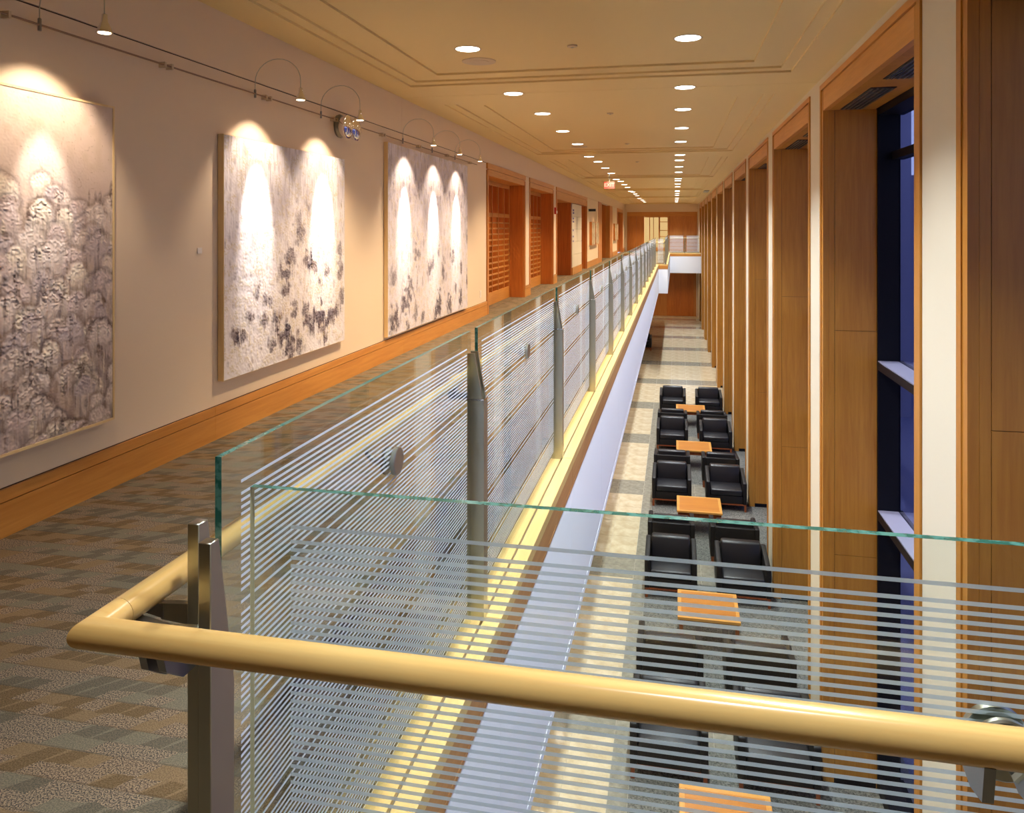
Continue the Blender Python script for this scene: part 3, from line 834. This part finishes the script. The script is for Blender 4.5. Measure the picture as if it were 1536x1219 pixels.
# ------------------------------------------------------------------ track with arc lamps
TZ = 2.535; TX = XW+.035
g = empty('light_track', (0,0,0), label='thin cream lighting rail on short brackets along the left wall above the paintings', cat='track')
MB().tube([(TX, .2, TZ), (TX, 12.2, TZ)],   .006, 8).build('rail', M['railpaint'], g, smooth=True)
y = .6
while y < 12.1:
    for dy in (0, .07):
        box('standoff', XW, TX+.012, y+dy-.008, y+dy+.008, TZ-.018, TZ+.018, M['vent'], g)
    y += 1.24
def arc_lamp(y, label):
    g = empty('arc_spotlight', (TX, y, TZ), label=label, cat='spotlight', group='arc spotlights on the wall rail')
    MB().lathe([(.009,-.03),(.009,.03),(.005,.035)], (0,0,0), 'z', 10).build('connector', M['steel_d'], g, smooth=True)
    pts = []
    R = .19
    pts.append((0,0,.03)); pts.append((0.0,0,.08))
    for i in range(15):
        t = math.pi*i/14
        pts.append((R-R*math.cos(t), 0, .09+.17*math.sin(t)))
    pts.append((2*R, 0, .03))
    MB().tube(pts, .0028, 6).build('arc_stem', M['steel'], g, smooth=True)
    hd = MB().lathe([(.006,.045),(.014,.04),(.016,.005),(.020,-.003),(.032,-.03),(.040,-.052),(.037,-.052),(.02,-.03)], (0,0,0), 'z', 20).build('shade', M['chrome'], g, smooth=True)
    hd.location = (2*R, 0, -.01)
    bl = MB().lathe([(.030,-.049),(.030,-.0525)], (0,0,0), 'z', 20).build('bulb', M['bulb'], hd)
    L = (2*R, 0, -.075)
    s = spot('wide_lamp', L, (-.12, 0, -1.0), P_WIDE, (1,.80,.62), 46, .5, .02); s.parent = g
    s = spot('beam_lamp', L, (0.015, 0, -.95), P_BEAM*(1 if y > 4 else .3), (1,.91,.85), 16, .7, .02); s.parent = g
arc_lamp(2.2, 'arc spotlight added out of view over the near half of the closest painting')  # lamp out of view, added for the light on the closest painting
for y, w in ((3.34,'above the closest painting at the picture edge'), (5.40,'over the near half of the middle painting'), (6.53,'over the far half of the middle painting'),
             (8.70,'over the near third of the farthest large painting'), (9.83,'over the middle of the farthest large painting'), (10.92,'over the far third of the farthest large painting')):
    arc_lamp(y, 'small chrome spotlight on a thin arc, '+w)

# ------------------------------------------------------------------ paintings
def smooth_noise(rng, h, w, ch, cw):
    gh, gw = max(2, int(h/ch)+3), max(2, int(w/cw)+3)
    a = rng.random((gh, gw))
    yi = np.arange(h)/ch; xi = np.arange(w)/cw
    y0 = yi.astype(int); x0 = xi.astype(int); fy = yi-y0; fx = xi-x0
    fy = (fy*fy*(3-2*fy))[:,None]; fx = (fx*fx*(3-2*fx))[None,:]
    A = a[y0][:,x0]; B = a[y0][:,x0+1]; Cc = a[y0+1][:,x0]; D = a[y0+1][:,x0+1]
    return A*(1-fy)*(1-fx)+B*(1-fy)*fx+Cc*fy*(1-fx)+D*fy*fx
def L3(r,g,b): return np.array(lin(r,g,b)[:3])
def paint(name, ya, yb, za, zb, res, style, seed, label):
    rng = np.random.default_rng(seed)
    W, H = int((yb-ya)/res)+1, int((zb-za)/res)+1          # row 0 = top
    px = lambda m_: m_/res
    img = np.zeros((H, W, 3)); hgt = np.zeros((H, W))
    vv = np.linspace(0, 1, H)[:,None]; 
    fine = smooth_noise(rng, H, W, px(.008), px(.010))
    mid = smooth_noise(rng, H, W, px(.05), px(.05))
    big = smooth_noise(rng, H, W, px(.25), px(.22))
    vst = smooth_noise(rng, H, W, px(.09), px(.010))
    def blend(msk, col):
        msk = msk[...,None]; return img*(1-msk)+col*msk
    if style == 1:
        top = L3(228,206,188); low = L3(170,146,134)
        img[:] = top*(1-vv[...,None])+low*vv[...,None]
        img = blend(np.clip((mid-.45)*1.2, 0, .5), L3(206,184,160))
        img = blend(np.clip((big-.5)*1.0, 0, .5)*(vv > -1), L3(186,168,164))
        hgt += (fine-.5)*.0014+(mid-.5)*.001
        crk = np.clip(.02-abs(mid-.5), 0, .02)/.02*np.clip((fine-.45)*4, 0, 1)
        img = blend(crk*.55, L3(150,118,78))
    else:
        img[:] = (L3(240,234,236) if style == 2 else L3(228,222,230))
        img = blend(np.clip((big-.45)*1.3, 0, .65)*np.clip(1.15-vv*1.3, 0, 1), L3(170,160,166))
        img = blend(np.clip((vst-.5)*1.6, 0, .6)*np.clip(1.1-vv, .1, 1), L3(168,156,160))
        img = blend(np.clip((mid*fine-.34)*3, 0, .6), L3(206,190,150))
        hgt += (fine-.5)*.003+(mid-.5)*.003
    YY, XX = np.mgrid[0:H, 0:W]
    def dome(cx, cy, r, dark_a, col, dk, drip):
        x0, x1 = int(max(0, cx-2*r)), int(min(W, cx+2*r)); y0, y1 = int(max(0, cy-2*r)), int(min(H, cy+r*drip+2))
        if x1-x0 < 3 or y1-y0 < 3: return
        X_ = (XX[y0:y1,x0:x1]-cx)/r; Y_ = (YY[y0:y1,x0:x1]-cy)/r
        wob = (mid[y0:y1,x0:x1]-.5)*.6+(fine[y0:y1,x0:x1]-.5)*.3
        rad = np.where(Y_ < 0, np.sqrt(X_**2+(Y_*1.05)**2), np.abs(X_))+wob*.6
        fade = np.clip(1-Y_/drip, 0, 1)
        st = vst[y0:y1,x0:x1]
        halo = np.clip(1-abs(rad-1.12)/.26, 0, 1)*np.clip(.6-Y_*.35, 0, 1)*dark_a*np.clip(fine[y0:y1,x0:x1]*2.0, .45, 1)
        sub = img[y0:y1,x0:x1]
        sub = sub*(1-halo[...,None])+dk*halo[...,None]
        ins = np.clip((1.0-rad)*5, 0, 1)*fade*np.clip(.55+.45*(Y_ < .3)+(st-.5)*1.2, 0, 1)
        cc = col*(1+(fine[y0:y1,x0:x1]-.5)[...,None]*.28)
        sub = sub*(1-ins[...,None])+cc*ins[...,None]
        drp = np.clip((st-.55)*4, 0, 1)*np.clip((1.05-np.abs(X_))*4, 0, 1)*np.clip(Y_-.1, 0, 1)*np.clip(1-Y_/drip, 0, 1)*dark_a*1.2
        drp = np.clip(drp, 0, .85)
        sub = sub*(1-drp[...,None])+dk*drp[...,None]
        img[y0:y1,x0:x1] = sub
        rim = np.clip(1-abs(rad-.82)/.22, 0, 1)*(Y_ < .35)
        hgt[y0:y1,x0:x1] += (ins*.0008+rim*(fine[y0:y1,x0:x1]-.3)*.002 - halo*.0008 + np.clip(.5-Y_, 0, 1)*ins*(fine[y0:y1,x0:x1]-.45)*.003)
    def smudge(cx, cy, rx, ry, a, dk):
        x0, x1 = int(max(0, cx-2*rx)), int(min(W, cx+2*rx)); y0, y1 = int(max(0, cy-2*ry)), int(min(H, cy+2*ry))
        if x1-x0 < 2 or y1-y0 < 2: return
        X_ = (XX[y0:y1,x0:x1]-cx)/rx; Y_ = (YY[y0:y1,x0:x1]-cy)/ry
        d = np.sqrt(X_**2+Y_**2)+(mid[y0:y1,x0:x1]-.5)*1.3+(vst[y0:y1,x0:x1]-.5)*.9
        k = np.clip((1-d)*2.2, 0, 1)*a*np.clip(.35+fine[y0:y1,x0:x1]*1.1, 0, 1)
        img[y0:y1,x0:x1] = img[y0:y1,x0:x1]*(1-k[...,None])+dk*k[...,None]
        hgt[y0:y1,x0:x1] += k*(fine[y0:y1,x0:x1]-.4)*.006
    cols = [L3(232,216,204), L3(216,196,188), L3(240,224,202), L3(200,184,180), L3(224,206,192)]
    darks = [L3(92,72,64), L3(116,98,90), L3(88,84,92), L3(130,104,84)]
    if style == 1:
        z = .30
        while z < 1.08:
            n_ = int((yb-ya)/.115)
            off = rng.random()*.1
            for i in range(n_+1):
                cx = px(off+i*.118+rng.normal()*.035); cy = H*(z+rng.normal()*.03)
                f_ = min(1, max(.25, (z-.3)*2.0))
                dome(cx, cy, px(.058+rng.random()*.045), .5+.5*f_*rng.random(), cols[rng.integers(5)], darks[rng.integers(4)], 2.2+rng.random()*1.6)
            z += .062
        for i in range(380):
            yy = .27+.73*rng.random()
            smudge(rng.random()*W, H*yy, px(.006+.012*rng.random()), px(.02+.05*rng.random()), .6*rng.random()+.15, darks[rng.integers(4)] if rng.random() < .75 else L3(236,222,196))
    elif style == 2:
        for (u, v, s, a) in ((.08,.80,.05,.8),(.16,.77,.045,.7),(.26,.78,.05,.7),(.36,.80,.06,.8),(.40,.86,.075,.85),(.46,.91,.085,.9),(.50,.78,.05,.75),(.60,.80,.055,.8),(.66,.85,.07,.85),
                             (.73,.83,.085,.95),(.78,.90,.08,.9),(.85,.84,.055,.8),(.92,.82,.055,.85),(.96,.75,.05,.7),(.42,.60,.085,.75),(.47,.52,.06,.7),(.44,.67,.05,.6),(.62,.52,.06,.8),(.66,.56,.05,.75),(.74,.66,.05,.6),
                             (.80,.60,.04,.6),(.95,.62,.05,.7),(.93,.50,.045,.5),(.22,.66,.04,.55),(.30,.70,.045,.6),(.54,.36,.07,.35),(.55,.42,.08,.4),(.62,.28,.04,.35),(.20,.25,.06,.3),(.10,.84,.05,.75),(.55,.93,.06,.7),(.33,.90,.05,.6)):
            for q in range(3):
                smudge((u+rng.normal()*.012)*W, (v+rng.normal()*.012)*H, px(s*1.15), px(s*1.4), a*.85, [L3(112,98,104), L3(132,112,108), L3(98,92,106)][q])
        for i in range(260): smudge(rng.random()*W, H*(.2+.8*rng.random()), px(.008+.014*rng.random()), px(.015+.03*rng.random()), .4*rng.random()+.1, L3(128,112,112) if rng.random() < .6 else L3(216,196,150))
    else:
        for (u, v, s, a) in ((.04,.92,.10,.9),(.08,.90,.09,.8),(.15,.86,.08,.7),(.19,.98,.07,.8),(.20,.80,.12,.8),(.22,.75,.08,.6),(.27,.90,.08,.8),(.36,.96,.07,.8),(.50,.95,.09,.85),(.55,.92,.12,.9),(.57,.88,.08,.6),(.71,.93,.11,.9),(.88,.92,.10,.85),
                             (.44,.68,.09,.7),(.48,.64,.06,.6),(.62,.72,.09,.7),(.77,.60,.08,.8),(.73,.62,.05,.5),(.89,.70,.06,.6),(.80,.84,.07,.6),(.27,.58,.08,.55),(.32,.60,.06,.5),(.55,.58,.06,.5),(.05,.70,.08,.55),(.99,.80,.06,.7),(.98,.5,.06,.5)):
            for q in range(3):
                smudge((u+rng.normal()*.008)*W, (v+rng.normal()*.01)*H, px(s*.85), px(s*1.5), a*.85, [L3(104,92,98), L3(124,106,104), L3(92,88,102)][q])
        for i in range(420):
            row = .22+.04*rng.normal() if rng.random() < .45 else rng.random()
            smudge(rng.random()*W, H*row, px(.012+.03*rng.random()), px(.03+.07*rng.random()), .45*rng.random()+.1, L3(128,114,118))
    # mesh
    XF = XW+.05
    ysr = ya+np.arange(W)*((yb-ya)/(W-1)); zsr = zb-np.arange(H)*((zb-za)/(H-1))
    edge = np.ones((H, W)); edge[0,:] = edge[-1,:] = 0; edge[:,0] = edge[:,-1] = 0
    V = np.zeros((H, W, 3)); V[...,0] = XF+.001+np.clip(hgt, -.004, .02)*edge; V[...,1] = ysr[None,:]; V[...,2] = zsr[:,None]
    idx = np.arange(H*W).reshape(H, W)
    F = np.stack([idx[:-1,:-1], idx[1:,:-1], idx[1:,1:], idx[:-1,1:]], -1).reshape(-1, 4)
    me = bpy.data.meshes.new('canvas')
    me.vertices.add(H*W); me.vertices.foreach_set('co', V.ravel())
    me.loops.add(F.size); me.loops.foreach_set('vertex_index', F.ravel().astype(np.int32))
    me.polygons.add(len(F)); me.polygons.foreach_set('loop_start', np.arange(0, F.size, 4, dtype=np.int32)); me.polygons.foreach_set('loop_total', np.full(len(F), 4, dtype=np.int32))
    me.polygons.foreach_set('use_smooth', np.ones(len(F), dtype=bool))
    me.update(calc_edges=True)
    ca = me.color_attributes.new('paint', 'FLOAT_COLOR', 'POINT')
    rgba = np.ones((H*W, 4), dtype=np.float32); rgba[:,:3] = np.clip(img.reshape(-1, 3), 0, 1)
    ca.data.foreach_set('color', rgba.ravel())
    m, n, l, b = mat('oil_paint')
    at = n.new('ShaderNodeAttribute'); at.attribute_name = 'paint'; l.new(at.outputs['Color'], b.inputs['Base Color'])
    b.inputs['Roughness'].default_value = .45; b.inputs['Specular IOR Level'].default_value = .35
    me.materials.append(m)
    g = empty(name, (0,0,0), label=label, cat='painting')
    o = bpy.data.objects.new('canvas', me); C.objects.link(o); o.parent = g
    fm = MB(); t = .012
    fm.box(XW+.004, XF, ya-.004, ya, za, zb); fm.box(XW+.004, XF, yb, yb+.004, za, zb)
    fm.box(XW+.004, XF, ya-.004, yb+.004, za-.004, za); fm.box(XW+.004, XF, ya-.004, yb+.004, zb, zb+.004)
    fm.box(XW+.002, XF-.006, ya+.001, yb-.001, za+.001, zb-.001)
    if style == 1:
        fm.box(XF-.012, XF+.006, yb, yb+.012, za-.012, zb+.012); fm.box(XF-.012, XF+.006, ya-.012, ya, za-.012, zb+.012)
        fm.box(XF-.012, XF+.006, ya, yb, za-.014, za); fm.box(XF-.012, XF+.006, ya, yb, zb, zb+.012)
    fr = fm.build('wood_frame', M['frame'], g)
    return g
paint('painting', 1.78, 3.84, .417, 2.185, .0042, 1, 3, 'closest large grey and cream impasto painting of mounded dabs in thin wood frame')
paint('painting', 4.956, 7.01, .41, 2.17, .008, 2, 5, 'middle large pale painting with mauve smudges and two bright scallops of light')
paint('painting', 8.17, 11.56, .275, 2.465, .010, 3, 7, 'farthest large whitish painting with dark dabs and three bright scallops of light')
# small pictures farther on
m_s = stone('sepia_picture', lin(222,206,176), lin(150,126,92), 6, .5)
for i, (a, b) in enumerate(((29.5,30.75), (31.0,32.25), (41.2,42.2), (42.5,43.4))):
    wh = ['nearer of the two small pictures on the white wall beyond the tiled panel','farther of the two small pictures on the white wall beyond the tiled panel',
          'nearer of two small pictures near the end of the corridor','farther of two small pictures near the end of the corridor'][i]
    g = empty('small_picture', (XW, (a+b)/2, 1.29), label=wh, cat='picture')
    h = (b-a)/2
    box('box_frame', .0, .10, -h, h, -.45, .45, M['cherry_z'], g)
    box('print', .10, .104, -h+.02, h-.02, -.43, .43, m_s, g)

# ------------------------------------------------------------------ lounge furniture
def make_chair():
    g = empty('armchair', cat='armchair')
    w = .395
    for s in (-1, 1):
        x0, x1 = (s*w, s*(w-.075))
        MB().prism([(-.40,.15),(.40,.15),(.40,.66),(.33,.66),(-.36,.585),(-.40,.57)], 'x', min(x0,x1), max(x0,x1)).build('arm', M['leather_d'], g, bevel=.012, bseg=2)
    box('back_panel', -.318, .318, .31, .398, .15, .655, M['leather_d'], g, bevel=.012)
    box('front_panel', -.318, .318, -.385, .30, .15, .30, M['leather_d'], g, bevel=.008)
    box('seat_cushion', -.312, .312, -.395, .16, .302, .425, M['leather'], g, bevel=.03, bseg=3)
    MB().prism([(.09,.40),(.305,.40),(.325,.745),(.17,.745)], 'x', -.305, .305).build('back_cushion', M['leather'], g, bevel=.035, bseg=3)
    box('base_rail', -.385, .385, -.39, .39, .125, .15, M['redwood'], g)
    for sx in (-1, 1):
        for sy in (-1, 1):
            box('leg', sx*.385, sx*.345, sy*.39, sy*.35, 0, .125, M['redwood'], g)
    return g
def make_table():
    g = empty('coffee_table', cat='table')
    h = .41
    box('table_top', -h+.05, h-.05, -h+.05, h-.05, .425, .455, M['tabletop'], g)
    for (a, b, c, d) in ((-h,h,-h,-h+.05),(-h,h,h-.05,h),(-h,-h+.05,-h+.05,h-.05),(h-.05,h,-h+.05,h-.05)):
        box('top_border', a, b, c, d, .42, .457, M['tableedge'], g, bevel=.003, bseg=1)
    for (a, b, c, d) in ((-h+.03,h-.03,-h+.03,-h+.05),(-h+.03,h-.03,h-.05,h-.03),(-h+.03,-h+.05,-h+.05,h-.05),(h-.05,h-.03,-h+.05,h-.05)):
        box('apron', a, b, c, d, .34, .42, M['redwood'], g)
    for sx in (-1, 1):
        for sy in (-1, 1):
            box('leg', sx*(h-.02), sx*(h-.07), sy*(h-.02), sy*(h-.07), 0, .42, M['redwood'], g)
    return g
chair0 = make_chair(); table0 = make_table()
used = [False, False]
def place_chair(x, y, rz, label, group='black armchairs in the lounge'):
    o = chair0 if not used[0] else copy_tree(chair0); used[0] = True
    o.location = (x, y, ZL); o.rotation_euler = (0,0,rz); o['label'] = label; o['group'] = group
def place_table(x, y, label):
    o = table0 if not used[1] else copy_tree(table0); used[1] = True
    o.location = (x, y, ZL); o['label'] = label; o['group'] = 'low tables in the lounge'
names = ['nearest', 'second nearest', 'middle', 'second farthest', 'farthest']
for i in range(5):
    yt = 7.02+4.0*i
    place_table(.45, yt, 'low square maple coffee table, %s in the lounge row' % names[i])
    for sx, side in ((-.06,'aisle-side'), (1.02,'window-side')):
        place_chair(sx, yt+1.42, 0, 'black leather %s armchair facing the viewer behind the %s coffee table' % (side, names[i]))
        if i > 0 or True:
            place_chair(sx if sx < 0 else sx-.03, yt-1.22, math.pi, 'black leather %s armchair facing away in front of the %s coffee table' % (side, names[i]))
place_chair(-1.45, 36.6, 0, 'black armchair far down the lower hall half hidden by the balcony edge')
place_table(-1.75, 29.6, 'low wooden table far down the lower hall peeping past the balcony edge')

# ------------------------------------------------------------------ outside the windows
ext = empty('building', (0,0,0), label='dusky tall building seen through the nearest tall window', cat='building')
box('facade', 3.5, 7.2, 26, 60, -9, 40, M['exterior'], ext)
ext = empty('building', (0,0,0), label='dusky low building beyond the nearest tall window under the pale sky', cat='building')
box('facade', 8.0, 60.0, 30, 36, -9, 3.4, M['exterior'], ext)
